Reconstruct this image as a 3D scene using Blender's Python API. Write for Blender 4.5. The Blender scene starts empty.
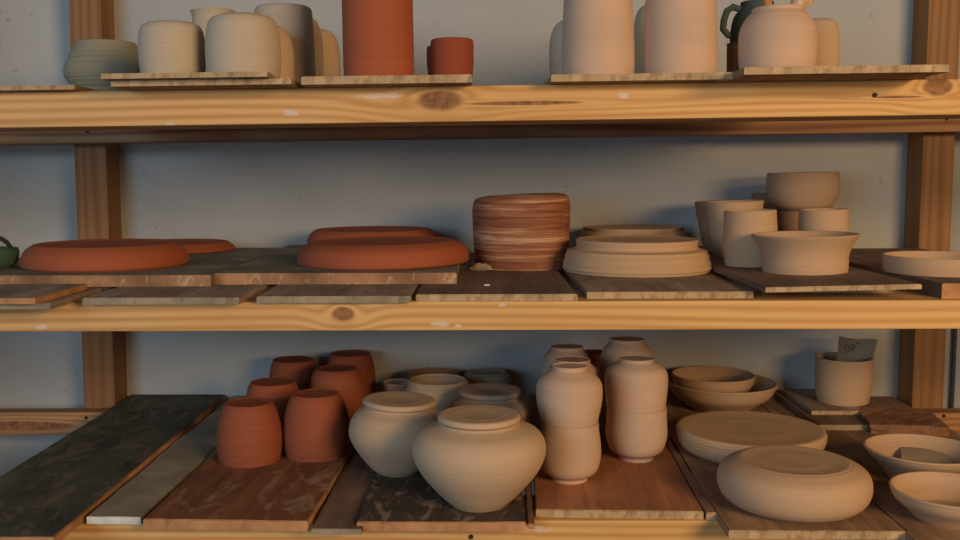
import bpy, bmesh, math, random
from mathutils import Vector, Matrix, noise as mnoise
random.seed(7)
S = bpy.context.scene
COL = S.collection
PI = math.pi

# ------------------------------------------------------------------ camera
FPX = 985.0
CAM = Vector((0, 0, 1.45))
PITCH = math.atan(95 / FPX)
cd = bpy.data.cameras.new('camera')
cam = bpy.data.objects.new('camera', cd); COL.objects.link(cam)
cam.location = CAM
cam.rotation_euler = (PI / 2 - PITCH, 0, 0)
cd.sensor_width = 36; cd.lens = 36 * FPX / 960; cd.clip_start = 0.05
S.camera = cam
FWD = Vector((0, math.cos(PITCH), -math.sin(PITCH)))
UPV = Vector((0, math.sin(PITCH), math.cos(PITCH)))

# ------------------------------------------------------------------ light
S.view_settings.view_transform = 'Standard'
S.view_settings.look = 'None'
S.view_settings.exposure = 0.0
S.view_settings.gamma = 1.0
S.view_settings.use_curve_mapping = False
W = bpy.data.worlds.new('world'); S.world = W; W.use_nodes = True
W.node_tree.nodes['Background'].inputs[0].default_value = (0.88, 0.92, 1.0, 1)
W.node_tree.nodes['Background'].inputs[1].default_value = 0.068

def area(name, loc, target, sx, sy, power, color):
    d = bpy.data.lights.new(name, 'AREA'); d.shape = 'RECTANGLE'; d.size = sx; d.size_y = sy
    d.energy = power; d.color = color
    o = bpy.data.objects.new(name, d); COL.objects.link(o); o.location = loc
    o.rotation_euler = (Vector(target) - Vector(loc)).to_track_quat('-Z', 'Y').to_euler()
    return o
area('warm_window_light', (1.32, -0.95, 1.86), (0.3, 1.4, 1.35), 0.85, 0.6, 46, (1.0, 0.67, 0.34))
area('cool_window_light', (-1.5, -1.5, 1.8), (-0.1, 1.6, 1.4), 1.3, 1.0, 36, (0.58, 0.80, 1.0))

# ------------------------------------------------------------------ node helpers
class Mat:
    def __init__(s, name, rough=0.8):
        s.m = bpy.data.materials.new(name); s.m.use_nodes = True
        s.nt = s.m.node_tree; s.b = s.nt.nodes['Principled BSDF']
        s.b.inputs['Roughness'].default_value = rough
        s.b.inputs['Specular IOR Level'].default_value = 0.3
        s.tc = s.nt.nodes.new('ShaderNodeTexCoord').outputs['Object']
    def inp(s, sock, v):
        if hasattr(v, 'links') or isinstance(v, bpy.types.NodeSocket): s.nt.links.new(v, sock)
        else: sock.default_value = v
    def math(s, op, a, b=None, c=None):
        n = s.nt.nodes.new('ShaderNodeMath'); n.operation = op
        s.inp(n.inputs[0], a)
        if b is not None: s.inp(n.inputs[1], b)
        if c is not None: s.inp(n.inputs[2], c)
        return n.outputs[0]
    def map(s, scale=(1, 1, 1), loc=(0, 0, 0), rot=(0, 0, 0), vec=None):
        n = s.nt.nodes.new('ShaderNodeMapping')
        s.nt.links.new(vec or s.tc, n.inputs[0])
        n.inputs['Scale'].default_value = scale; n.inputs['Location'].default_value = loc
        n.inputs['Rotation'].default_value = rot
        return n.outputs[0]
    def noise(s, vec, scale=5, detail=3, rough=0.55, dist=0):
        n = s.nt.nodes.new('ShaderNodeTexNoise'); s.nt.links.new(vec, n.inputs['Vector'])
        n.inputs['Scale'].default_value = scale; n.inputs['Detail'].default_value = detail
        n.inputs['Roughness'].default_value = rough; n.inputs['Distortion'].default_value = dist
        return n.outputs['Fac']
    def ramp(s, fac, stops):
        n = s.nt.nodes.new('ShaderNodeValToRGB'); s.nt.links.new(fac, n.inputs[0])
        e = n.color_ramp.elements
        while len(e) < len(stops): e.new(0.5)
        for i, (p, c) in enumerate(stops):
            e[i].position = p
            e[i].color = (c, c, c, 1) if not hasattr(c, '__len__') else (*c, 1)
        return n.outputs[0]
    def mix(s, fac, a, b):
        n = s.nt.nodes.new('ShaderNodeMix'); n.data_type = 'RGBA'
        s.inp(n.inputs[0], fac)
        s.inp(n.inputs[6], a if not isinstance(a, tuple) else (*a, 1))
        s.inp(n.inputs[7], b if not isinstance(b, tuple) else (*b, 1))
        return n.outputs[2]
    def xyz(s):
        n = s.nt.nodes.new('ShaderNodeSeparateXYZ'); s.nt.links.new(s.tc, n.inputs[0]); return n.outputs
    def color(s, c): s.inp(s.b.inputs['Base Color'], c if not isinstance(c, tuple) else (*c, 1)); return s
    def bump(s, h, strength=0.3, dist=0.002):
        n = s.nt.nodes.new('ShaderNodeBump'); s.nt.links.new(h, n.inputs['Height'])
        n.inputs['Strength'].default_value = strength; n.inputs['Distance'].default_value = dist
        s.nt.links.new(n.outputs[0], s.b.inputs['Normal']); return s

def sc(c, k): return tuple(min(1, v * k) for v in c)

def clay(name, c, ring=0.35, var=0.13, speck=None, seed=0, band=None):
    M = Mat(name, 0.85)
    rings = M.noise(M.map((1.2, 1.2, 260), (seed, 0, seed)), 1.0, 3, 0.6)
    broad = M.noise(M.map((8, 8, 22), (seed * 2, seed, 0)), 1.0, 3)
    f = M.math('ADD', M.math('MULTIPLY', rings, 0.5), M.math('MULTIPLY', broad, 0.5))
    col = M.ramp(f, [(0.28, sc(c, 1 - var)), (0.5, c), (0.74, sc(c, 1 + var))])
    fine = M.noise(M.map((1, 1, 1)), 420, 2)
    col = M.mix(M.ramp(fine, [(0.62, 0.0), (0.75, 0.35)]), col, sc(c, 0.6))
    if band: # drips, pale slip traces
        col = M.mix(M.ramp(M.noise(M.map((14, 14, 40), (3, seed, 1)), 1, 3), [(0.6, 0), (0.72, 0.55)]), col, band)
    M.color(col)
    h = M.math('ADD', rings, M.math('MULTIPLY', fine, 0.15))
    M.bump(h, ring, 0.0016)
    return M.m

BUFF = clay('buff_clay', (0.5, 0.341, 0.221))
BUFF2 = clay('pinkish_buff_clay', (0.52, 0.347, 0.243), seed=3)
PALE = clay('pale_grey_clay', (0.48, 0.375, 0.27), seed=5)
OLIVE = clay('damp_olive_clay', (0.29, 0.25, 0.17), ring=0.5, seed=8)
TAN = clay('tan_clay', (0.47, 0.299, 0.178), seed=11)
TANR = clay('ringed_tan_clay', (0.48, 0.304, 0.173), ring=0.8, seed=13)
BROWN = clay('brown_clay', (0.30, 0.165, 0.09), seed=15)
TERRA = clay('terracotta_clay', (0.33, 0.082, 0.033), seed=17, var=0.16)
TERRA2 = clay('terracotta_cup_clay', (0.275, 0.072, 0.031), seed=19, var=0.2)
DTERRA = clay('deep_red_clay', (0.25, 0.052, 0.024), seed=21)
TEAL = clay('dark_teal_glaze', (0.06, 0.085, 0.085), seed=23)
GREEN = clay('mossy_green_glaze', (0.045, 0.09, 0.05), seed=25, band=(0.25, 0.2, 0.14))
DARK = clay('dark_glaze', (0.02, 0.02, 0.017), seed=27)

def marbled():
    M = Mat('marbled_clay', 0.8)
    a = M.noise(M.map((5, 5, 120), rot=(0.05, 0.03, 0)), 1.0, 6, 0.7, 0.5)
    b = M.noise(M.map((16, 16, 420)), 1.0, 4, 0.6, 0.3)
    f = M.math('ADD', M.math('MULTIPLY', a, 0.72), M.math('MULTIPLY', b, 0.28))
    col = M.ramp(f, [(0.36, (0.13, 0.042, 0.02)), (0.47, (0.25, 0.085, 0.04)), (0.535, (0.33, 0.14, 0.075)), (0.59, (0.50, 0.29, 0.16)), (0.68, (0.58, 0.40, 0.25))])
    M.color(col); M.bump(b, 0.3, 0.0015); return M.m
MARB = marbled()

def pine(name, light, dark, freq=560, knots=(), smears=(), axis=0, seed=0):
    """axis = direction the grain runs in (object space)"""
    M = Mat(name, 0.6)
    X = M.xyz(); u = X[axis]; v = X[2] if axis == 0 else X[0]
    st = (2.2, 26, 26) if axis == 0 else (26, 26, 2.2)
    warp = M.noise(M.map(st, (seed, seed * 3, 0)), 1.0, 2)
    warp2 = M.noise(M.map((1.3, 17, 17) if axis == 0 else (17, 17, 1.3), (seed, 1, 5)), 1.0, 1)
    ph = M.math('ADD', M.math('MULTIPLY', v, freq), M.math('MULTIPLY', warp2, 17.0))
    ph = M.math('ADD', ph, M.math('MULTIPLY', warp, 1.2))
    core = None
    for (ku, kv, ra, rb, rot) in knots:
        du = M.math('DIVIDE', M.math('SUBTRACT', u, ku), ra)
        dv = M.math('DIVIDE', M.math('SUBTRACT', v, kv), rb)
        d2 = M.math('ADD', M.math('MULTIPLY', du, du), M.math('MULTIPLY', dv, dv))
        d2 = M.math('ADD', d2, M.math('MULTIPLY', M.math('SUBTRACT', M.noise(M.map((60, 60, 60), (ku, 0, 0)), 1.0, 2), 0.5), 0.8))
        d2 = M.math('MAXIMUM', d2, 0.0)
        d = M.math('SQRT', d2)
        w = M.math('EXPONENT', M.math('MULTIPLY', d2, -0.14))
        n = M.nt.nodes.new('ShaderNodeMix'); n.data_type = 'FLOAT'
        M.inp(n.inputs[0], w); M.inp(n.inputs[2], ph); M.inp(n.inputs[3], M.math('MULTIPLY', d, 7.0)); ph = n.outputs[0]
        c = M.math('SUBTRACT', 1.35, d)
        c = M.math('MULTIPLY', c, 2.2)
        c = M.math('MINIMUM', M.math('MAXIMUM', c, 0.0), 1.0)
        core = c if core is None else M.math('MAXIMUM', core, c)
    s = M.math('SINE', ph)
    s = M.math('MULTIPLY_ADD', s, 0.5, 0.5)
    streak = M.noise(M.map((3, 160, 160) if axis == 0 else (160, 160, 3), (seed, 0, 0)), 1.0, 3)
    f = M.math('ADD', M.math('MULTIPLY', s, 0.55), M.math('MULTIPLY', streak, 0.55))
    col = M.ramp(f, [(0.2, light), (0.55, sc(light, 0.86)), (0.85, dark)])
    blot = M.noise(M.map((3, 9, 9) if axis == 0 else (9, 9, 3), (seed, 2, 0)), 1.0, 3)
    col = M.mix(M.ramp(blot, [(0.5, 0), (0.75, 0.5)]), col, dark)
    if core is not None:
        rin = M.noise(M.map((90, 90, 90)), 1.0, 3)
        kc = M.ramp(rin, [(0.4, (0.10, 0.035, 0.012)), (0.6, (0.26, 0.10, 0.035))])
        col = M.mix(M.math('MULTIPLY', core, 0.85), col, kc)
    for (su, sv, ra, rb, cc) in smears:
        du = M.math('DIVIDE', M.math('SUBTRACT', u, su), ra)
        dv = M.math('DIVIDE', M.math('SUBTRACT', v, sv), rb)
        d2 = M.math('ADD', M.math('MULTIPLY', du, du), M.math('MULTIPLY', dv, dv))
        d2 = M.math('ADD', d2, M.math('MULTIPLY', M.math('SUBTRACT', M.noise(M.map((120, 120, 120), (su, 0, 0)), 1.0, 2), 0.5), 3.0))
        k = M.math('MINIMUM', M.math('MAXIMUM', M.math('MULTIPLY', M.math('SUBTRACT', 1.0, d2), 1.5), 0.0), 0.75)
        col = M.mix(k, col, cc)
    M.color(col); M.bump(f, 0.12, 0.001)
    return M.m

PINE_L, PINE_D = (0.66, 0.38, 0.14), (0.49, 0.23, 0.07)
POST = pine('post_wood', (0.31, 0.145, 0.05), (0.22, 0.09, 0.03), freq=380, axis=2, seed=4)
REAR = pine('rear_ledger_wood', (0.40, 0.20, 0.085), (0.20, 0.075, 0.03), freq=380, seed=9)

def boardmat(name, c, smear=None, amount=0.6, grain=True, seed=0, dark=0.65, sscale=9):
    M = Mat(name, 0.75)
    g = M.noise(M.map((60, 5.0, 60), (seed, 0, 0)), 1.0, 4, 0.6, 0.4)
    b = M.noise(M.map((1, 1, 1), (seed, seed, 0)), 14, 4, 0.6)
    f = M.math('ADD', M.math('MULTIPLY', g, 0.6 if grain else 0.1), M.math('MULTIPLY', b, 0.4 if grain else 0.9))
    col = M.ramp(f, [(0.36, sc(c, dark)), (0.5, c), (0.64, sc(c, 1.4))])
    if smear:
        sm = M.noise(M.map((2.4, 0.9, 1.0), (seed * 1.3, 4, 0), (0, 0, 0.35)), sscale, 8, 0.72, 0.8)
        col = M.mix(M.ramp(sm, [(amount, 0), (amount + 0.10, 0.6)]), col, smear)
    M.color(col); M.bump(b, 0.25, 0.001); return M.m

B_SLATE = boardmat('slate_dark_board_face', (0.062, 0.062, 0.047), (0.19, 0.14, 0.09), 0.49, False, 1, sscale=20)
B_RED = boardmat('red_brown_board_face', (0.20, 0.078, 0.036), (0.44, 0.28, 0.19), 0.53, True, 2, sscale=11)
B_DBR = boardmat('dark_brown_board_face', (0.165, 0.10, 0.068), (0.32, 0.21, 0.14), 0.56, True, 3, sscale=14)
B_STAIN = boardmat('clay_stained_dark_face', (0.062, 0.045, 0.033), (0.40, 0.27, 0.19), 0.51, False, 4, sscale=16)
B_PLY = boardmat('reddish_plywood_face', (0.37, 0.15, 0.065), None, 0.6, True, 5, 0.75)
B_TAN = boardmat('tan_plywood_face', (0.27, 0.155, 0.09), (0.15, 0.08, 0.05), 0.58, True, 6)
B_GREY = boardmat('grey_brown_plywood_face', (0.27, 0.195, 0.145), (0.13, 0.08, 0.055), 0.52, True, 7)
B_CHIP = boardmat('chipboard_face', (0.19, 0.17, 0.13), (0.26, 0.21, 0.15), 0.6, False, 8)
B_SLAB = boardmat('pale_slab_face', (0.29, 0.235, 0.165), None, 0.6, False, 9, 0.85)
E_PLY = boardmat('pale_plywood_edge', (0.42, 0.285, 0.155), (0.17, 0.085, 0.035), 0.50, False, 10, sscale=40)
E_RED = boardmat('worn_orange_edge', (0.42, 0.20, 0.09), (0.2, 0.09, 0.04), 0.56, False, 11, sscale=30)
E_CHIP = boardmat('chipboard_edge', (0.29, 0.145, 0.07), (0.60, 0.44, 0.28), 0.54, False, 12, sscale=45)
E_WHITE = boardmat('white_slab_edge', (0.56, 0.55, 0.47), None, 0.6, False, 13, 0.9)
E_GREY = boardmat('grey_weathered_edge', (0.27, 0.21, 0.14), (0.12, 0.09, 0.06), 0.52, False, 14, sscale=24)

# ------------------------------------------------------------------ pixel to place
def raydir(x, y):
    return FWD + Vector((1, 0, 0)) * ((x - 480) / FPX) - UPV * ((y - 270) / FPX)
def at_Y(x, y, Y):
    d = raydir(x, y); return CAM + d * (Y / d.y)
class Plane:
    def __init__(s, zrel, sx=0.0, x0=0.0): s.z, s.sx, s.x0 = CAM.z + zrel, sx, x0
    def h(s, X): return s.z + s.sx * (X - s.x0)
    def hit(s, x, y):
        d = raydir(x, y)   # z + t dz = z0 + sx (t dx - x0)
        t = (s.z - s.sx * s.x0 - CAM.z) / (d.z - s.sx * d.x)
        return CAM + d * t
    def up(s, dz): return Plane(s.z - CAM.z + dz, s.sx, s.x0)
def depth(P): return (P - CAM).dot(FWD)

YF, YP, YB = 1.08, 1.62, 1.68
LOW = Plane(-0.3885)                 # top of lower beams
MID = Plane(-0.139, 0.003)
TOP = Plane(0.0965, 0.0135)

# ------------------------------------------------------------------ object helpers
def setp(o, label=None, cat=None, group=None, kind=None):
    for k, v in (('label', label), ('category', cat), ('group', group), ('kind', kind)):
        if v: o[k] = v
    return o
def link(name, bm, mats, parent=None, smooth=False, loc=None):
    me = bpy.data.meshes.new(name); bm.normal_update(); bm.to_mesh(me); bm.free()
    for m in (mats if isinstance(mats, (list, tuple)) else [mats]): me.materials.append(m)
    if smooth:
        for p in me.polygons: p.use_smooth = True
        me.set_sharp_from_angle(angle=math.radians(24))
    o = bpy.data.objects.new(name, me); COL.objects.link(o)
    if parent: o.parent = parent
    if loc: o.location = loc
    return o
def empty(name, loc):
    o = bpy.data.objects.new(name, None); COL.objects.link(o); o.location = loc; o.empty_display_size = 0.05; return o
def box_bm(x0, x1, y0, y1, z0, z1, bev=0.0, seg=2):
    bm = bmesh.new(); bmesh.ops.create_cube(bm, size=1)
    for v in bm.verts:
        v.co = Vector(((x0 + x1) / 2 + v.co.x * (x1 - x0), (y0 + y1) / 2 + v.co.y * (y1 - y0), (z0 + z1) / 2 + v.co.z * (z1 - z0)))
    if bev: bmesh.ops.bevel(bm, geom=bm.edges[:], offset=bev, segments=seg, affect='EDGES', profile=0.6)
    return bm
def tube_bm(pts, rads, n=10, bm=None):
    bm = bm or bmesh.new(); rings = []
    for i, p in enumerate(pts):
        p = Vector(p); a = Vector(pts[max(0, i - 1)]); b = Vector(pts[min(len(pts) - 1, i + 1)])
        t = (b - a).normalized(); u = t.orthogonal().normalized()
        if rings: # keep frame steady
            u = (pu - t * pu.dot(t)).normalized()
        pu = u; w = t.cross(u); r = rads if not hasattr(rads, '__len__') else rads[i]
        rings.append([bm.verts.new(p + (u * math.cos(2 * PI * k / n) + w * math.sin(2 * PI * k / n)) * r) for k in range(n)])
    for A, B in zip(rings, rings[1:]):
        for k in range(n): bm.faces.new((A[k], A[(k + 1) % n], B[(k + 1) % n], B[k]))
    bm.faces.new(rings[0][::-1]); bm.faces.new(rings[-1]); return bm

# ------------------------------------------------------------------ setting
def wallmat():
    M = Mat('painted_plaster', 0.9)
    a = M.noise(M.map((1, 1, 1)), 3.0, 4); b = M.noise(M.map((1, 1, 1), (5, 0, 0)), 38, 4, 0.6); c = M.noise(M.map((1, 1, 1), (9, 0, 3)), 55, 2)
    col = M.ramp(a, [(0.35, (0.40, 0.40, 0.395)), (0.65, (0.46, 0.455, 0.44))])
    col = M.mix(M.ramp(c, [(0.70, 0), (0.76, 0.4)]), col, (0.20, 0.18, 0.16))
    M.color(col); M.bump(M.math('ADD', M.math('MULTIPLY', a, 3.0), b), 0.55, 0.004); return M.m
WALL = wallmat()
FLOORM = boardmat('floor_concrete', (0.16, 0.14, 0.12), None, 0.6, False, 20)
bm = box_bm(-3.2, 3.2, YB, YB + 0.15, 0, 2.9); setp(link('wall_back', bm, WALL), kind='structure')
bm = box_bm(-3.2, 3.2, -3.4, YB + 0.15, -0.1, 0); setp(link('floor', bm, FLOORM), kind='structure')

# ------------------------------------------------------------------ shelving rack
rack = empty('shelving_rack', (0, 1.35, 0))
setp(rack, 'rough pine shelving rack with three long shelves against the plaster wall', 'shelving rack')
rloc = Vector((0, 1.35, 0))
def rpart(name, x0, x1, y0, y1, z0, z1, mat, slope=0.0, bev=0.0015, parent=None, label=None):
    c = Vector(((x0 + x1) / 2, (y0 + y1) / 2, (z0 + z1) / 2))
    bm = box_bm(x0 - c.x, x1 - c.x, y0 - c.y, y1 - c.y, z0 - c.z, z1 - c.z, bev)
    o = link(name, bm, mat, rack); o.location = c - rloc
    if slope: o.rotation_euler = (0, -math.atan(slope), 0)
    if label: o['label'] = label
    return o
pl = at_Y(97, 250, YP).x; pr = at_Y(935, 250, YP).x
PW = 0.045
xl0 = at_Y(78, 250, YP).x; xr1 = at_Y(950, 250, YP).x
for x0 in (xl0, xr1 - 0.052):
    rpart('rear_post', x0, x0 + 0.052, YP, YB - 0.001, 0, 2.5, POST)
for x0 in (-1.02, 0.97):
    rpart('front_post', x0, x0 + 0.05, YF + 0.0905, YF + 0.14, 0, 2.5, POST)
LX = 1.05
def kz(plane, px, py, zc): # knot place in the beam's own space
    P = at_Y(px, py, YF); return (P.x, P.z - plane.h(P.x) - zc)
def beams(plane, hgt, knots, smears, seed, rear_h, rear_mat=None):
    zc = -hgt / 2
    ks = [(*kz(plane, a, b, zc), c, d, 0) for a, b, c, d in knots]
    sm = [(*kz(plane, a, b, zc), c, d, e) for a, b, c, d, e in smears]
    mat = pine('pine_beam', PINE_L, PINE_D, knots=ks, smears=sm, seed=seed)
    o = rpart('front_beam', -LX, LX, YF, YF + 0.09, plane.z - hgt, plane.z, mat, plane.sx, 0.002)
    r = rpart('rear_ledger', -LX, LX, YP - 0.033, YP - 0.0005, plane.z - rear_h, plane.z, rear_mat or REAR, plane.sx)
    return o, r
WHT = (0.62, 0.50, 0.40)
f1, r1 = beams(TOP, 0.0385, [(440, 101, 0.022, 0.009), (938, 86, 0.014, 0.009), (525, 103, 0.05, 0.002), (898, 97, 0.022, 0.0012)],
      [(290, 113, 0.010, 0.004, WHT), (624, 96, 0.006, 0.004, WHT), (170, 124, 0.006, 0.002, WHT), (380, 96, 0.03, 0.003, WHT)], 2, 0.066-0.028)
f2, r2 = beams(MID, 0.0325, [(343, 314, 0.010, 0.0065)],
      [(440, 324, 0.010, 0.003, WHT), (458, 326, 0.004, 0.002, WHT), (40, 327, 0.008, 0.003, WHT), (502, 305, 0.004, 0.002, WHT)], 5, 0.034)
f3, r3 = beams(LOW, 0.045, [], [(537, 529, 0.016, 0.004, WHT)], 8, 0.037, pine('knotty_ledger_wood', (0.46, 0.24, 0.10), (0.26, 0.11, 0.04), knots=[(at_Y(30, 427, YP).x, -0.003, 0.07, 0.006, 0)], seed=12))
NAIL = Mat('iron_nail', 0.6).color((0.015, 0.012, 0.01)).m
for (px, py, Y, par) in ((87, 131, YP - 0.034, r1), (947, 119, YP - 0.034, r1), (86, 418, YP - 0.034, r3), (944, 416, YP - 0.034, r3), (471, 537, YF - 0.001, f3), (875, 95, YF - 0.001, f1)):
    P = at_Y(px, py, Y)
    b = bmesh.new(); bmesh.ops.create_cone(b, cap_ends=True, segments=14, radius1=0.0028, radius2=0.0022, depth=0.003, matrix=Matrix.Rotation(PI / 2, 4, 'X'))
    o = link('nail', b, NAIL, par); L = P - (rloc + par.location)
    o.location = Matrix.Rotation(-par.rotation_euler.y, 3, 'Y') @ L

# ------------------------------------------------------------------ loose boards
def board(name, label, plane, th, xl, xr, yf, mats, Yback=YB - 0.003, rot=0.0, group=None, cat='board', rag=0.0012, sub=None, rotfix=True, bev=0.0009, sides=False):
    """plane: surface it lies on; xl,xr,yf: front top edge in the photo; rot in degrees"""
    tp = plane.up(th)
    A = tp.hit(xl, yf); B = tp.hit(xr, yf); A.x, B.x = A.x, B.x
    w = B.x - A.x; L = Yback - A.y
    nx, ny = max(2, int(w / 0.012)), max(2, int(L / 0.03))
    bm = bmesh.new()
    g = []
    sd = random.random() * 100
    for j in range(ny + 1):
        row = []
        for i in range(nx + 1):
            x, y = w * i / nx - w / 2, L * j / ny
            jx = jy = 0
            if i in (0, nx): jx = rag * mnoise.noise(Vector((sd, y * 40, i)))
            if j in (0, ny): jy = rag * 1.4 * mnoise.noise(Vector((x * 60, sd, j)))
            row.append(bm.verts.new((x + jx, y + jy, th)))
        g.append(row)
    fs = [bm.faces.new((g[j][i], g[j][i + 1], g[j + 1][i + 1], g[j + 1][i])) for j in range(ny) for i in range(nx)]
    ret = bmesh.ops.extrude_face_region(bm, geom=fs)
    top = [v for v in ret['geom'] if isinstance(v, bmesh.types.BMVert)]
    for v in top: v.co.z = 0
    bmesh.ops.recalc_face_normals(bm, faces=bm.faces[:])
    bm.normal_update()
    ed = [e for e in bm.edges if len(e.link_faces) == 2 and e.calc_face_angle(0) > 0.9 and (e.verts[0].co.z > th * 0.5 and e.verts[1].co.z > th * 0.5)]
    if bev: bmesh.ops.bevel(bm, geom=ed, offset=min(bev, th * 0.3), segments=2, affect='EDGES')
    bm.normal_update()
    for f in bm.faces: f.material_index = 0 if abs(f.normal.z) > 0.8 or (not sides and abs(f.normal.x) > 0.75) else 1
    xm = (A.x + B.x) / 2
    o = link(name, bm, list(mats))
    o.location = (xm, A.y, plane.h(xm))
    o.rotation_euler = (0, -math.atan(plane.sx), -math.radians(rot))
    setp(o, label, cat, group)
    return o

# top shelf (seen from below, overhanging the beam)
def tboard(name, label, z0, th, x0, x1, ytop, mats, Yb=1.5):
    o = board(name, label, TOP.up(z0), th, x0, x1, ytop, mats, Yback=Yb)
    return o
tboard('ware_board', 'thin pale board at the far left end of the top shelf', 0, 0.005, -60, 83, 86.5, (B_TAN, E_PLY))
tboard('ware_board', 'lower of two stacked thin boards under the pale cups, top shelf left', 0, 0.0062, 111, 296, 80.5, (B_TAN, E_PLY))
tboard('ware_board', 'upper of two stacked thin boards under the pale cups, top shelf left', 0.0064, 0.0055, 101, 272, 73.5, (B_GREY, E_PLY))
tboard('ware_board', 'thick-edged board under the tall dark red cylinder on the top shelf', 0, 0.0085, 301, 472, 76.5, (B_TAN, E_PLY))
tboard('ware_board', 'board under the two tall pale cylinders on the top shelf', 0, 0.0075, 551, 729, 74.5, (B_TAN, E_PLY))
tboard('ware_board', 'long overhanging board under the round jar at the right of the top shelf', 0, 0.0075, 745, 938, 67, (B_TAN, E_PLY))

# middle shelf
T7 = 0.0075
board('ware_board', 'worn board with a greenish edge, lower of two at the middle shelf\'s left end', MID, 0.007, -60, 49, 303, (B_GREY, E_GREY), 1.165)
board('ware_board', 'upper thin board with an orange side edge, left end of the middle shelf', MID.up(0.007), 0.0062, -60, 34, 298.5, (B_GREY, E_RED), 1.150, sides=True)
board('ware_board', 'grey-brown board below the left chipboard on the middle shelf', MID, T7, 82, 238, 298, (B_GREY, E_GREY))
board('ware_board', 'brown board below the gap between both chipboards on the middle shelf', MID, T7, 256, 410, 296.5, (B_GREY, E_GREY))
board('ware_board', 'dark scuffed board under the striped cylinder on the middle shelf', MID, T7, 416, 578, 294.5, (B_DBR, E_PLY))
board('ware_board', 'brown board with crumbly pale edge under the stepped dish on the middle shelf', MID, T7, 587, 755, 292, (B_GREY, E_PLY))
CH = MID.up(T7 + 0.0002)
board('chipboard_panel', 'thick chipboard under the large terracotta dish at the left of the middle shelf', CH, 0.0135, -80, 208.5, 276, (B_CHIP, E_CHIP), YP - 0.002)
board('chipboard_panel', 'thick chipboard under the terracotta dish in the middle of the middle shelf', CH, 0.0135, 211, 456, 273.5, (B_CHIP, E_CHIP))
RS = MID.up(T7)
R0 = board('ware_board', 'lower of two stacked brown boards under the flared bowl, middle shelf right', MID, 0.0105, 762, 895, 284, (B_DBR, E_GREY), rot=0)
xa = MID.hit(762, 300).x
BS = Plane(MID.h(xa) + 0.0105 - CAM.z, 0.022, xa)
board('ware_board', 'upper board tilted up to the right under the flared bowl, middle shelf right', BS, 0.0055, 766, 936, 287.5, (B_DBR, E_PLY))
BS = BS.up(0.0055)
RT = board('ware_board', 'board with a rough orange front edge under the shallow round tray, middle shelf right', MID, 0.017, 942, 1130, 283.5, (B_DBR, E_RED), YP - 0.002)
RTP = MID.up(0.017)

# bottom shelf
TH = 0.009
board('ware_board', 'long slate-dark board with an orange side edge at the left of the bottom shelf', LOW, 0.0105, -98, 54, 537, (B_SLATE, E_RED), sides=True, rot=0.4)
board('stone_slab', 'pale slab with a white front edge beside the slate-dark board', LOW, 0.0085, 86, 141, 517, (B_SLAB, E_WHITE), rot=1.2, bev=0.0006)
board('ware_board', 'red-brown board with clay stains under the six terracotta cups', LOW, 0.0118, 142, 308, 520, (B_RED, E_RED), 1.672, rot=2.2, sides=True)
board('ware_board', 'narrow dark brown board showing between the red-brown and the stained dark board', LOW, 0.006, 311, 362, 529, (B_DBR, E_GREY), 1.38, rot=1.0)
board('ware_board', 'stained dark board under the two big round jars', LOW, 0.0105, 357, 526, 522, (B_STAIN, E_RED), rot=0)
board('ware_board', 'filler board added to darken the gap between the stained dark board and the reddish plywood', LOW, 0.006, 527.5, 534.5, 524, (B_DBR, E_RED), 1.6, rot=1.6)  # filler strip added so the open gap reads dark instead of lit background
board('ware_board', 'reddish plywood board under the stacked cream cups', LOW, TH, 536, 703, 510.5, (B_PLY, E_PLY), rot=2.0)
board('ware_board', 'narrow strip of board between the plywood and the board with the rounded dish', LOW, TH, 706, 717, 512.5, (B_TAN, E_PLY), 1.4, rot=2.0)
board('ware_board', 'brown board under the rounded upturned dish at the front right', LOW, TH, 729, 908, 531, (B_TAN, E_PLY), rot=1.0)
board('ware_board', 'dark board under the two open dishes at the right end of the bottom shelf', LOW, TH, 916, 1150, 541, (B_TAN, E_PLY), 1.67, rot=1.0)
LW = LOW.up(TH)
PB = board('ware_board', 'short dark board below the little board of the cup with paper', LW, 0.008, 818, 905, 425, (B_DBR, E_GREY), 1.66)
SB = board('ware_board', 'little board directly under the cup holding a paper', LW.up(0.008), 0.006, 812, 868, 411, (B_GREY, E_PLY), 1.66, bev=0.001)

# broken tile-like block
P0 = LW.up(0.014).hit(871, 424); P1 = LW.up(0.014).hit(945, 424); P2 = LW.up(0.014).hit(900, 407)
bm = box_bm(0, P1.x - P0.x, 0, P2.y - P0.y, 0, 0.014)
bmesh.ops.subdivide_edges(bm, edges=bm.edges[:], cuts=9, use_grid_fill=True)
for v in bm.verts:
    n = mnoise.noise_vector(v.co * 90)
    k = 0.0045 if v.co.x < 0.02 else 0.0018
    if v.co.z > 0.0005: v.co += n * k
BR = boardmat('rough_fired_brick', (0.23, 0.105, 0.052), (0.09, 0.04, 0.022), 0.53, False, 31, sscale=60)
blk = link('brick_slab', bm, BR, smooth=False); blk.location = (P0.x, P0.y, LW.z); blk.rotation_euler = (0, 0, -math.radians(9))
setp(blk, 'flat rough reddish-brown brick slab with a broken left edge, behind the open dishes', 'brick')

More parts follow.
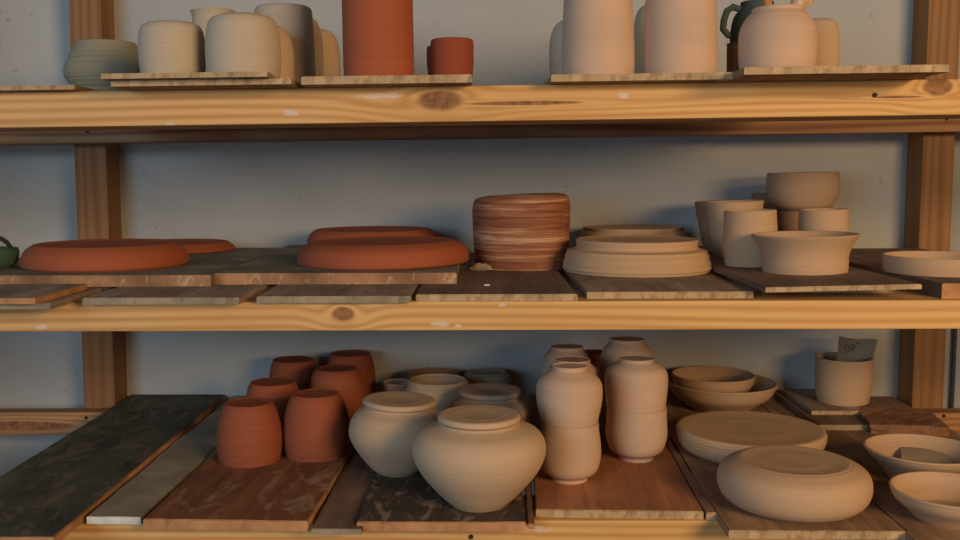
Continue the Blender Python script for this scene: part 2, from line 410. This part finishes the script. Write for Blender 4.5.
# ------------------------------------------------------------------ thrown pottery
def chaikin(p, it=2):
    for _ in range(it):
        q = [p[0]]
        for a, b in zip(p, p[1:]):
            q.append((a[0] * .75 + b[0] * .25, a[1] * .75 + b[1] * .25)); q.append((a[0] * .25 + b[0] * .75, a[1] * .25 + b[1] * .75))
        q.append(p[-1]); p = q
    return p
def lathe_bm(prof, seg=80, wob=0.004):
    bm = bmesh.new(); rings = []; ph = random.random() * 6
    for r, z in prof:
        if r < 1e-5: rings.append([bm.verts.new((0, 0, z))])
        else: rings.append([bm.verts.new((r * (1 + wob * math.sin(2 * a + ph)) * math.cos(a), r * (1 + wob * math.sin(2 * a + ph)) * math.sin(a), z)) for a in (2 * PI * k / seg for k in range(seg))])
    for A, B in zip(rings, rings[1:]):
        if len(A) == 1 and len(B) == 1: continue
        for k in range(seg):
            k2 = (k + 1) % seg
            if len(A) == 1: bm.faces.new((A[0], B[k2], B[k]))
            elif len(B) == 1: bm.faces.new((A[k], A[k2], B[0]))
            else: bm.faces.new((A[k], A[k2], B[k2], B[k]))
    bmesh.ops.recalc_face_normals(bm, faces=bm.faces[:])
    return bm
def solve(xc, pts, plane, yb=None, Y=None):
    """pts: (radius px, ring-centre y px) bottom up, first y is None. returns base centre, profile in metres"""
    ca = 1 / math.sqrt(1 + ((xc - 480) / FPX) ** 2)
    pts = [(a * ca, b) for a, b in pts]
    if Y is not None: pts = [(a, b if b is None else b + max(0, a * (175 - b) / FPX)) for a, b in pts]
    r0 = pts[0][0]
    if yb is not None:
        P = plane.hit(xc, yb); Yc = P.y
        for _ in range(4):
            C = Vector((P.x * Yc / P.y, Yc, plane.z)); Yc = P.y + r0 * depth(C) / FPX
    else: Yc = Y
    ym = pts[len(pts) // 2][1] or 300
    X = at_Y(xc, ym, Yc).x
    X *= 1 - (max(a for a, b in pts) / FPX) ** 2
    zb = plane.h(X); C = Vector((X, Yc, zb))
    prof = [(r0 * depth(C) / FPX, 0.0)]
    for r, y in pts[1:]:
        Q = at_Y(xc, y, Yc); prof.append((r * depth(Q) / FPX, Q.z - zb))
    return C, prof
def finish(prof, top, wall, ripple=0, period=0.0055):
    """prof outer, bottom up; returns closed profile"""
    p0 = prof[0]; out = [(0, 0), (p0[0] * .97, 0), p0]
    body = chaikin([p0] + prof[1:], 3)
    if ripple:
        nb = []
        for (a, b), (c, d) in zip(body, body[1:]):
            n = max(1, int(abs(d - b) / 0.0009))
            nb += [(a + (c - a) * i / n, b + (d - b) * i / n) for i in range(n)]
        nb.append(body[-1])
        body = [(a + (ripple * math.sin(2 * PI * b / period + 2 * math.sin(b * 170)) if 0.001 < b < body[-1][1] - 0.001 and a > body[0][0] * 0.9 else 0), b) for a, b in nb]
    r, z = body[-1]
    if top == 'open':
        pts = out[:2] + body
        t = wall
        pts += [(r - t * .15, z + t * .28), (r - t * .5, z + t * .4), (r - t * .85, z + t * .28)]
        inner = []
        for (a, b) in reversed(body):
            if b < t * 1.3: break
            if b < z - t * 0.1: inner.append((max(a - t, 0.001), b))
        pts += inner; rl = pts[-1][0]
        pts += [(rl * .85, t * 1.05), (rl * .5, t), (0, t)]
        return pts
    if top == 'disc':       # turned foot disc with a shallow recess
        return out[:2] + body + [(r * .985, z + .0006), (r * .95, z + .0008), (r * .90, z + .0004), (r * .84, z - .0004), (r * .55, z - .0007), (r * .5, z - .0004), (r * .45, z - .0007), (0, z - .0008)]
    if top == 'dish':
        return out[:2] + body + [(r * .99, z + .0003), (r * .965, z + .0001), (r * .94, z - .0008), (r * .6, z - .0012), (0, z - .0013)]
    return out[:2] + body + [(0, z + .0001)]     # flat
def pot(name, label, cat, xc, pts, plane, mat, yb=None, Y=None, top='open', wall=0.0035, group=None, tilt=(0, 0), wob=0.004, ripple=0, period=0.0055):
    C, prof = solve(xc, pts, plane, yb, Y)
    bm = lathe_bm(finish(prof, top, wall, ripple, period), wob=wob)
    o = link(name, bm, mat, smooth=True, loc=C)
    me = o.data
    o.rotation_euler = (math.radians(tilt[0]), -math.atan(plane.sx) + math.radians(tilt[1]), 0)
    setp(o, label, cat, group)
    o['base'] = 0; del o['base']
    return o, C, prof

N_ = None
# ---- top shelf
TB = TOP.up(0.0085); TB2 = TOP.up(0.0121)
pot('clay_bowl', 'olive-grey round-bellied bowl at the left end of the top shelf', 'bowl', 106.5, [(24, N_), (34, 86), (43.5, 74), (43.5, 63), (35, 49), (31.5, 40)], TOP, OLIVE, Y=1.30, ripple=0.0004)
pot('clay_cup', 'upturned pale cup with rounded shoulders, left one of the two on the stacked boards', 'cup', 172, [(31, N_), (34, 60), (34.5, 40), (32, 23), (24, 20)], TB2, PALE, Y=1.125, top='flat')
pot('clay_cup', 'larger upturned pale cup, right one of the two on the stacked boards', 'cup', 243, [(36, N_), (38, 60), (38, 32), (34, 14), (22, 12)], TB2, PALE, Y=1.105, top='flat')
pot('clay_vase', 'pale vase with a rolled lip showing between the two upturned cups', 'vase', 214, [(25, N_), (27, 50), (27, 30), (20, 17), (22, 10), (23, 8)], TB2, PALE, Y=1.30)
pot('clay_cup', 'upturned buff cup half hidden to the right of the larger pale cup', 'cup', 266, [(27, N_), (28.5, 60), (28, 42), (22, 27), (14, 24)], TB2, BUFF, Y=1.19, top='flat')
pot('clay_cylinder', 'grey-shaded tall cylinder behind the upturned cups on the top shelf', 'vase', 284.5, [(30.5, N_), (30.5, 60), (29.5, 20), (29, 5), (26, 3)], TB, PALE, Y=1.275, top='flat')
pot('clay_cup', 'tall buff cup just right of the grey-shaded cylinder', 'cup', 296, [(26, N_), (27.5, 60), (27, 30), (22, 17), (16, 15)], TB, BUFF, Y=1.36, top='flat')
pot('clay_cup', 'shorter buff cup standing left of the tall dark red cylinder', 'cup', 313, [(28, N_), (28, 60), (27, 40), (22, 30), (14, 28)], TB, BUFF, Y=1.465, top='flat')
pot('terracotta_cylinder', 'tall dark red cylinder running out of the top of the photo', 'vase', 378.5, [(34.5, N_), (35.5, 60), (35.5, 20), (35.5, -20), (35, -42)], TOP.up(0.0095), TERRA, Y=1.13)
pot('terracotta_cup', 'small dark red cup at the right end of its board on the top shelf', 'cup', 452.5, [(19, N_), (21, 66), (21.5, 55), (21.5, 42), (21, 38)], TOP.up(0.0095), DTERRA, Y=1.16)
pot('terracotta_cup', 'small dark red cup almost hidden behind the other one', 'cup', 448, [(18, N_), (20, 70), (21, 60), (21, 50), (20.5, 45)], TOP.up(0.0095), DTERRA, Y=1.30)
pot('clay_cylinder', 'tall pale cylinder narrowing upwards, left of the two in the middle of the top shelf', 'vase', 599, [(35.5, N_), (36.5, 60), (36, 30), (34.5, 0), (33, -28), (28, -40)], TB, BUFF2, Y=1.115, top='flat')
pot('clay_cup', 'shaded pot with a rounded shoulder peeking out left of the first pale cylinder', 'pot', 580, [(29, N_), (30, 60), (30, 36), (25, 21), (18, 18)], TB, PALE, Y=1.33, top='flat')
pot('clay_cylinder', 'tall pale cylinder, right of the two in the middle of the top shelf', 'vase', 682, [(36, N_), (37, 60), (37, 30), (36, 0), (35, -30), (30, -42)], TB, BUFF2, Y=1.115, top='flat')
pot('clay_cup', 'shaded pot seen between the two tall pale cylinders', 'pot', 664, [(29, N_), (30.5, 60), (30, 20), (26, 5), (18, 1)], TB, PALE, Y=1.34, top='flat')
pot('clay_jar', 'round-shouldered cream jar at the right of the top shelf, things sticking out of it', 'jar', 779, [(35, N_), (39, 62), (40, 36), (38.5, 22), (32, 12), (27, 8.5), (26, 7), (26.5, 5)], TB, BUFF2, Y=1.105)
pot('clay_cup', 'upturned buff cup partly behind the round cream jar', 'cup', 818, [(21, N_), (23, 60), (23, 34), (20, 20), (13, 18)], TB, BUFF, Y=1.25, top='flat')
# teal jug with handle
C, prof = solve(757, [(24, N_), (26, 56), (27, 30), (24, 12), (16, 6), (17, 0)], TB, Y=1.30)
jug = empty('glazed_jug', C)
setp(jug, 'dark teal glazed jug with a loop handle behind the round cream jar', 'jug')
link('body', lathe_bm(finish(prof, 'open', 0.003)), TEAL, jug, True)
def pxl(x, y, Y, o): return at_Y(x, y, Y) - o
hp = [pxl(*q, 1.30, C) for q in ((742, 10), (733, 7), (727, 11), (724, 20), (723, 29), (728, 35), (736, 37))]
link('handle', tube_bm(hp, 0.0045), TEAL, jug, True)
pot('clay_beaker', 'narrow brown beaker beside the teal jug on the top shelf', 'cup', 735, [(7.5, N_), (8, 62), (8, 50), (8, 43)], TB, BROWN, Y=1.20, wall=0.002)
# things standing in / on the cream jar
TOOL = pine('pale_tool_wood', (0.62, 0.45, 0.30), (0.5, 0.33, 0.2), axis=2)
JY = 1.105
def tool(label, pts, r, mat, flat=1.0):
    ps = [at_Y(x, y, JY + dy) for x, y, dy in pts]; o0 = ps[0].copy()
    b = tube_bm([p - o0 for p in ps], r, 12)
    for v in b.verts: v.co.y = v.co.y * flat
    o = link('pottery_tool', b, mat, smooth=True, loc=o0); setp(o, label, 'tool')
tool('pale wooden tool with a broad end leaning right out of the cream jar', [(784, 44, 0), (793, 12, 0), (802, -4, 0), (806, -14, 0)], [.002, .006, .010, .004], TOOL)
tool('second pale wooden tool, rightmost out of the cream jar', [(787, 44, .008), (799, 10, .008), (811, -6, .008), (818, -16, .008)], [.002, .005, .008, .003], TOOL)
tool('orange-brown handle sticking up at the left in the cream jar', [(776, 44, .005), (768, 6, .008), (765, -10, .008)], [.003, .005, .005], clay('orange_handle', (0.42, 0.17, 0.06)))

# ---- middle shelf
CP = CH.up(0.0136)
G1 = None
pot('terracotta_dish', 'largest upturned terracotta dish, at the left of the middle shelf', 'dish', 103.5, [(83, N_), (85.5, 263), (85.5, 258), (82, 251), (78, 246.5), (72, 243), (72, 243)], CP, TERRA, yb=272.5, top='dish')
pot('terracotta_dish', 'flat terracotta dish behind the right edge of the largest one', 'dish', 174, [(58, N_), (61, 250), (61, 247), (54, 242), (54, 242)], CP, TERRA, Y=1.56, top='dish')
pot('terracotta_dish', 'upturned terracotta dish on the edge of the chipboard, left of the striped cylinder', 'dish', 383, [(83, N_), (85.5, 261), (86, 255), (83, 248), (79, 244), (70, 240.5), (70, 240.5)], CP, TERRA, yb=270.5, top='dish', tilt=(0, -0.6))
pot('terracotta_dish', 'darker terracotta dish close to the wall behind the dish next to the striped cylinder', 'dish', 373, [(63, N_), (65.5, 243), (65.5, 238), (63, 233), (57, 229), (57, 229)], CP, TERRA, Y=1.57, top='dish')
pot('marbled_cylinder', 'red and cream striped marbled clay cylinder with a rounded slanting top', 'pot', 521.5, [(46, N_), (47, 250), (48.3, 225), (49, 208), (47, 196.5), (36, 194.5)], RS, MARB, yb=271, top='flat', wob=0.008)
# slanting top of the striped cylinder
o = bpy.data.objects['marbled_cylinder']; zt = max(v.co.z for v in o.data.vertices)
for v in o.data.vertices:
    k = max(0, v.co.z / zt - 0.55) / 0.45
    v.co.z += v.co.x * 0.045 * k
pot('clay_dish', 'upturned tan dish with a stepped foot in front, right of the striped cylinder', 'dish', 637.5, [(71, N_), (74.5, 269), (74.5, 264), (72, 254), (70, 249.5), (70, 249.5), (62, 247.5), (62, 247.5), (60.5, 245), (62, 240), (60.5, 238.8), (60.5, 238.8)], RS, TANR, yb=278.5, top='dish', ripple=0.0005, period=0.0065)
pot('clay_dish', 'browner upturned dish behind the stepped tan dish', 'dish', 633.5, [(53, N_), (54, 242), (54, 236), (52, 231.5), (52, 231.5), (49.5, 230), (49.5, 230), (50.5, 227), (50.5, 227)], RS, TAN, Y=1.582, top='dish')
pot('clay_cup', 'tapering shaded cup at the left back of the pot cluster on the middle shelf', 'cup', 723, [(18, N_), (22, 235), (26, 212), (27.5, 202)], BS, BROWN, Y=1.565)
pot('clay_cup', 'wide tapering tan cup just behind the straight front cup', 'cup', 737, [(22, N_), (25, 235), (28, 212), (29.5, 202)], BS, TAN, yb=258.5, tilt=(0, -1.5))
pot('clay_cup', 'straight tan cup in front, left of the flared bowl', 'cup', 752, [(26, N_), (28, 245), (27, 225), (26.5, 211)], BS, TAN, yb=267.5, tilt=(0, -1))
pot('clay_bowl', 'wide flared tan bowl at the front right of the middle shelf', 'bowl', 806, [(43, N_), (44, 264), (43.5, 256), (47, 246), (55, 235)], BS, TAN, yb=275.5, wall=0.004)
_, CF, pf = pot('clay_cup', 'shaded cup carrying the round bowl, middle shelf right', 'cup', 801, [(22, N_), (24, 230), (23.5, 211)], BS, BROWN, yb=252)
EP = Plane(CF.z + pf[-1][1] + 0.0016 - CAM.z, 0.022, CF.x)
pot('clay_bowl', 'round tan bowl with dark specks, balanced on top of a cup', 'bowl', 803.5, [(23, N_), (31, 206), (37.5, 192), (37.5, 182), (36.5, 173)], EP, TAN, Y=CF.y, wall=0.0035)
pot('clay_cup', 'short tan cup behind the flared bowl, right below the round bowl', 'cup', 825.5, [(24, N_), (25.5, 235), (25.5, 222), (25, 210)], BS, TAN, yb=262, tilt=(0, -1.2))
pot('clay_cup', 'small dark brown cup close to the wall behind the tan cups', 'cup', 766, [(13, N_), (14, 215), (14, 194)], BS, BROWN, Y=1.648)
pot('clay_tray', 'shallow round clay tray with low upright rim at the right edge of the middle shelf', 'tray', 942, [(58, N_), (60, 265), (60.5, 256)], RTP, TAN, yb=277.5, wall=0.0035)
# green dish with handle, far left
C, prof = solve(-12, [(24, N_), (30, 262), (32, 254), (31, 249)], CP, yb=270)
gd = empty('glazed_basket_dish', C); setp(gd, 'mossy green glazed dish with a dark loop handle, cut by the left edge', 'dish')
link('body', lathe_bm(finish(prof, 'open', 0.003)), GREEN, gd, True)
hp = [at_Y(-12 + 23 * math.cos(a), 251 - 15 * math.sin(a), C.y) - C for a in [PI * k / 10 for k in range(11)]]
link('handle', tube_bm(hp, 0.003), DARK, gd, True)
# clay crumbs
CRM = clay('dry_clay_crumb', (0.34, 0.25, 0.19))
def scrap(label, px, py, plane, sx, sy, sz, mat, cat='clay scrap'):
    P = plane.hit(px, py); b = bmesh.new(); bmesh.ops.create_icosphere(b, subdivisions=4, radius=1)
    for v in b.verts:
        k = 1 + 0.45 * mnoise.noise(v.co * 1.6 + Vector((px, 0, 0))) + 0.3 * mnoise.noise(v.co * 4)
        v.co = Vector((v.co.x * sx * k, v.co.y * sy * k, max(0, v.co.z * sz * k + sz * .25)))
    o = link('clay_scrap', b, mat, smooth=False, loc=P); setp(o, label, cat)
scrap('crumpled dry clay scrap at the foot of the striped cylinder', 481, 270, RS, 0.013, 0.009, 0.007, CRM)
scrap('tiny white clay chip on the dark board before the striped cylinder', 487, 285.5, RS, 0.0035, 0.003, 0.0012, clay('white_chip', (0.8, 0.74, 0.66)))

# ---- bottom shelf
G = 'upturned terracotta cups on the red-brown board'
RB = LOW.up(0.0118)
for lab, xc, yb, pts in (
    ('terracotta cup upside down, front left of the six', 249, 468, [(30.5, N_), (33, 449), (33, 428), (27, 407), (23.5, 402.5)]),
    ('terracotta cup upside down, front right of the six, beside the round jar', 316, 462.5, [(31, N_), (34, 443), (34, 420), (27, 398), (23, 393.5)]),
    ('terracotta cup upside down, middle row, seen behind the front left one', 273, 437, [(26, N_), (29, 418), (28.5, 402), (25, 386), (22.5, 382)]),
    ('terracotta cup upside down, middle row, behind the front right one', 336.5, 428, [(26, N_), (28.5, 408), (27.5, 388), (24, 372), (20.5, 368.5)]),
    ('terracotta cup upside down, back row left, nearest the bare wall', 293.5, 411, [(23, N_), (25.5, 395), (25, 378), (22, 363), (20.5, 359.5)]),
    ('terracotta cup upside down, back row right, the topmost in the photo', 350.5, 404, [(22.5, N_), (25, 389), (25, 372), (22, 357), (20, 353.5)])):
    pot('terracotta_cup', lab, 'cup', xc, pts, RB, TERRA2, yb=yb, top='disc', group=G)

JB = LOW.up(0.0105)
def jar(label, xc, pts, yb, lid, mat, plane=JB, tilt=0):
    C, prof = solve(xc, pts, plane, yb)
    e = empty('lidded_jar', C); setp(e, label, 'jar', 'round lidded jars')
    link('body', lathe_bm(finish(prof, 'flat', 0.003)), mat, e, True)
    rl, yt = lid
    if tilt: e.rotation_euler = (0, math.radians(tilt), 0)
    rl *= 1 / math.sqrt(1 + ((xc - 480) / FPX) ** 2); Q = at_Y(xc, yt, C.y); z1 = Q.z - C.z; z0 = prof[-1][1]; R = rl * depth(Q) / FPX
    p = [(0, z0), (R * .84, z0), (R * .93, z0 + .0004), (R * .99, z0 + (z1 - z0) * .25), (R, z0 + (z1 - z0) * .55), (R * .98, z1 - .0012), (R * .94, z1 - .0002), (R * .86, z1), (R * .74, z1 - .0003), (R * .63, z1 - .0005), (R * .60, z1 - .0002), (R * .57, z1 - .0005), (0, z1 - .0005)]
    link('lid', lathe_bm([p[0]] + chaikin(p[1:-1], 2) + [p[-1]]), mat, e, True)
jar('wide-bellied cream jar with a flat lid, standing just right of the terracotta cups', 396.5, [(21, N_), (30, 464), (46, 444), (51, 431), (46, 415), (34, 407), (33, 405)], 477.5, (37, 398.5), BUFF, tilt=2.4)
jar('largest wide-bellied cream jar with a flat lid, foremost on the bottom shelf', 479, [(27, N_), (40, 492), (62, 467), (69, 446), (61, 430), (42, 424), (39, 421)], 512.5, (42, 413.5), BUFF)
jar('shaded lidded jar behind the largest jar', 490, [(24, N_), (34, 424), (43, 410), (38, 401), (30, 397), (29, 395)], 443, (32.5, 389), BUFF2, JB)
pot('clay_pot', 'open cream pot with a narrow rolled rim behind the two big jars', 'pot', 438, [(20, N_), (30, 408), (34, 394), (32, 386), (29, 380)], JB, BUFF, yb=424)
pot('clay_bowl', 'small open bowl left of the open cream pot, near the wall', 'bowl', 398.5, [(9, N_), (13, 392), (16, 382)], JB, BUFF2, yb=411, wall=0.003)
pot('clay_pot', 'squat dark-topped pot nearest the wall behind the open cream pot', 'pot', 433, [(20, N_), (26, 390), (27, 380), (25, 373)], JB, BROWN, Y=1.615, top='open')
pot('clay_pot', 'squat ringed pot near the wall behind the shaded lidded jar', 'pot', 487, [(20, N_), (24, 392), (25, 386), (22.5, 384), (24, 380), (22, 377.5), (23, 374), (19, 372)], JB, PALE, yb=407, top='disc')

VP_ = LOW.up(TH)
def pair(xc, yb, Y, seam, low, upp, who, mat):
    """two cups rim to rim. low/upp: px profiles; seam = ring centre y"""
    r = pot('clay_cup', 'cream cup upright, lower half of ' + who, 'cup', xc, low + [(low[-1][0], seam)], VP_, mat, yb=yb, Y=Y, top='flat', group='cream cups stacked rim to rim')
    C, prof = r[1], r[2]
    pl = Plane(C.z + prof[-1][1] + 0.0002 - CAM.z)
    pot('clay_cup', 'cream cup upside down, upper half of ' + who, 'cup', xc, [(low[-1][0] * 0.985, N_)] + upp, pl, mat, Y=C.y, top='dish', group='cream cups stacked rim to rim')
pair(569.5, 484.5, None, 421.5, [(18, N_), (17.5, 475), (28, 471), (32, 455), (31, 440), (29, 428)],
     [(30, 414), (33.5, 398), (33, 380), (20, 371), (17, 369), (17.2, 365.5)], 'the front left stacked pair', BUFF2)
pair(636.5, 463, None, 406.5, [(17, N_), (17, 454), (27, 450), (31.5, 434), (30.5, 422), (30, 412)],
     [(30.5, 398), (32, 382), (31, 369), (20, 362.5), (17, 361), (17.2, 358)], 'the front right stacked pair', BUFF2)
pair(573, None, 1.335, 411, [(16, N_), (16, 452), (24, 446), (27, 432), (26, 420)],
     [(27, 398), (28, 382), (26.5, 370), (18.5, 364), (17, 362.5), (17.2, 359)], 'the pair right behind the front left one', BUFF2)
pair(567, None, 1.47, 395, [(14.5, N_), (14.5, 425), (21, 420), (25, 408), (24, 400)],
     [(25, 382), (26, 370), (23.5, 356), (17.5, 350), (16, 349), (16.3, 346)], 'the rearmost pair on the left', BUFF2)
pair(627, None, 1.42, 398, [(15, N_), (15, 432), (23, 427), (26.5, 414), (26, 404)],
     [(27, 384), (28.5, 366), (25, 350), (18.5, 343), (17, 341), (17.3, 338.5)], 'the rearmost, highest pair on the right', BUFF2)
pot('terracotta_cup', 'small terracotta cup half hidden between the rearmost cream cups', 'cup', 595, [(14, N_), (15, 380), (14, 352)], VP_, TERRA2, Y=1.58, top='disc')

# nested bowls
_, CN, pn = pot('clay_bowl', 'large shallow clay bowl with a smaller bowl inside it, near the wall', 'bowl', 722, [(28, N_), (38, 401), (50, 394), (56, 382)], VP_, TAN, yb=415, wall=0.004)
NP = Plane(CN.z + 0.0045 - CAM.z)
pot('clay_bowl', 'smaller clay bowl resting inside the large shallow bowl', 'bowl', 713, [(26, N_), (36, 388), (41, 382), (42.5, 374.5)], NP, TAN, Y=CN.y + 0.004, wall=0.004)
pot('clay_dish', 'large upturned flat dish with a wide smooth disc top, behind the rounded one', 'dish', 751.5, [(62, N_), (71, 446), (75, 436), (75.5, 430), (74, 427.5)], VP_, TANR, yb=468.5, top='disc', ripple=0.0003, period=0.004)
pot('clay_dish', 'upturned dish with bulging rounded sides, foremost at the right', 'dish', 795.5, [(56, N_), (72, 498), (79, 484), (76, 468), (60, 460.5), (56.5, 460)], VP_, TAN, yb=523.5, top='disc')
_, C5, p5 = pot('clay_dish', 'open dish holding a folded card, behind the other open dish', 'dish', 925, [(36, N_), (46, 464), (58, 455), (62, 449)], VP_, TAN, yb=488, wall=0.004)
pot('clay_dish', 'open clay dish cut by the right edge at the bottom', 'dish', 954, [(40, N_), (50, 508), (62, 500), (66, 490)], VP_, TAN, yb=530, wall=0.004)
CPL = LW.up(0.0141)
_, CC, pc = pot('clay_cup', 'straight brown cup with a paper note standing in it, bottom shelf right', 'cup', 844, [(26, N_), (29, 388), (29.5, 370), (29.5, 357.5)], CPL, TAN, yb=406.5, wall=0.003)

PAP = Mat('grey_paper', 0.8).color((0.34, 0.31, 0.28)).m
INK = Mat('ink', 0.7).color((0.03, 0.03, 0.035)).m
def sheet(bl, br, tr, tl, curve, th=0.0006, nu=14, nv=10):
    bm = bmesh.new(); g = []
    for j in range(nv + 1):
        row = []
        for i in range(nu + 1):
            u, v = i / nu, j / nv
            p = (bl * (1 - u) + br * u) * (1 - v) + (tl * (1 - u) + tr * u) * v
            row.append(bm.verts.new(p + curve(u, v)))
        g.append(row)
    fs = [bm.faces.new((g[j][i], g[j][i + 1], g[j + 1][i + 1], g[j + 1][i])) for j in range(nv) for i in range(nu)]
    bmesh.ops.solidify(bm, geom=fs, thickness=th); return bm
Yp = CC.y
bend = lambda u, v: Vector((0, 0.010 * math.sin(PI * u) - 0.004 * v, -0.0035 * v * math.sin(PI * min(1, u * 1.15))))
corners = [at_Y(x, y, Yp) - CC for x, y in ((834, 392), (866, 392), (876.5, 339), (838, 335.5))]
pe = empty('paper_note', CC); setp(pe, 'curled grey paper note with handwriting, standing in the brown cup', 'paper')
link('sheet', sheet(*corners, bend), PAP, pe, True)
def on_sheet(x, y):
    bl, br, tr, tl = corners; best = None
    for j in range(60):
        for i in range(60):
            u, v = i / 59, j / 59
            p = (bl * (1 - u) + br * u) * (1 - v) + (tl * (1 - u) + tr * u) * v + bend(u, v)
            q = CC + p; d = q - CAM
            e = (480 + FPX * d.x / d.dot(FWD) - x) ** 2 + (270 - FPX * d.dot(UPV) / d.dot(FWD) - y) ** 2
            if best is None or e < best[0]: best = (e, p)
    return best[1] + Vector((0, -0.0009, 0))
bm = bmesh.new()
for st in ([(846, 345), (844, 347), (845, 349.5), (847.5, 350), (848, 352), (845, 352.5)], [(849, 352), (850.5, 348), (848, 346), (846.5, 344)],
           [(852, 345), (852.5, 349), (854, 352)], [(850, 345.5), (854, 344), (855.5, 346), (853, 348)], [(856, 344), (859.5, 342.5)]):
    tube_bm([on_sheet(*q) for q in st], 0.00045, 5, bm)
link('handwriting', bm, INK, pe)
# folded card in the open dish
zc = C5.z + 0.012
K = Plane(zc - CAM.z)
cc = [K.hit(*q) for q in ((902, 468), (957, 468), (955, 455), (900, 455))]
for q, dz in zip(cc, (0.001, 0.001, 0.011, 0.012)): q.z += dz
o0 = cc[0].copy()
ca = empty('folded_card', o0); setp(ca, 'greyish folded card lying in the rear open dish', 'card')
cs = [q - o0 for q in cc]
link('sheet', sheet(*cs, lambda u, v: Vector((0, 0, 0.003 * math.sin(PI * v))), 0.0008), Mat('card', 0.7).color((0.62, 0.49, 0.38)).m, ca, True)

# thin cable down the wall on the far right
Pa = at_Y(955.5, 320, YB - 0.006)
o = link('wall_cable', tube_bm([(0, 0, z) for z in (-1.1, -0.5, 0, 0.095)], 0.0035), Mat('cable', 0.6).color((0.05, 0.05, 0.045)).m, smooth=True, loc=Pa)
setp(o, 'thin dark cable running down the wall right of the right post', 'cable')
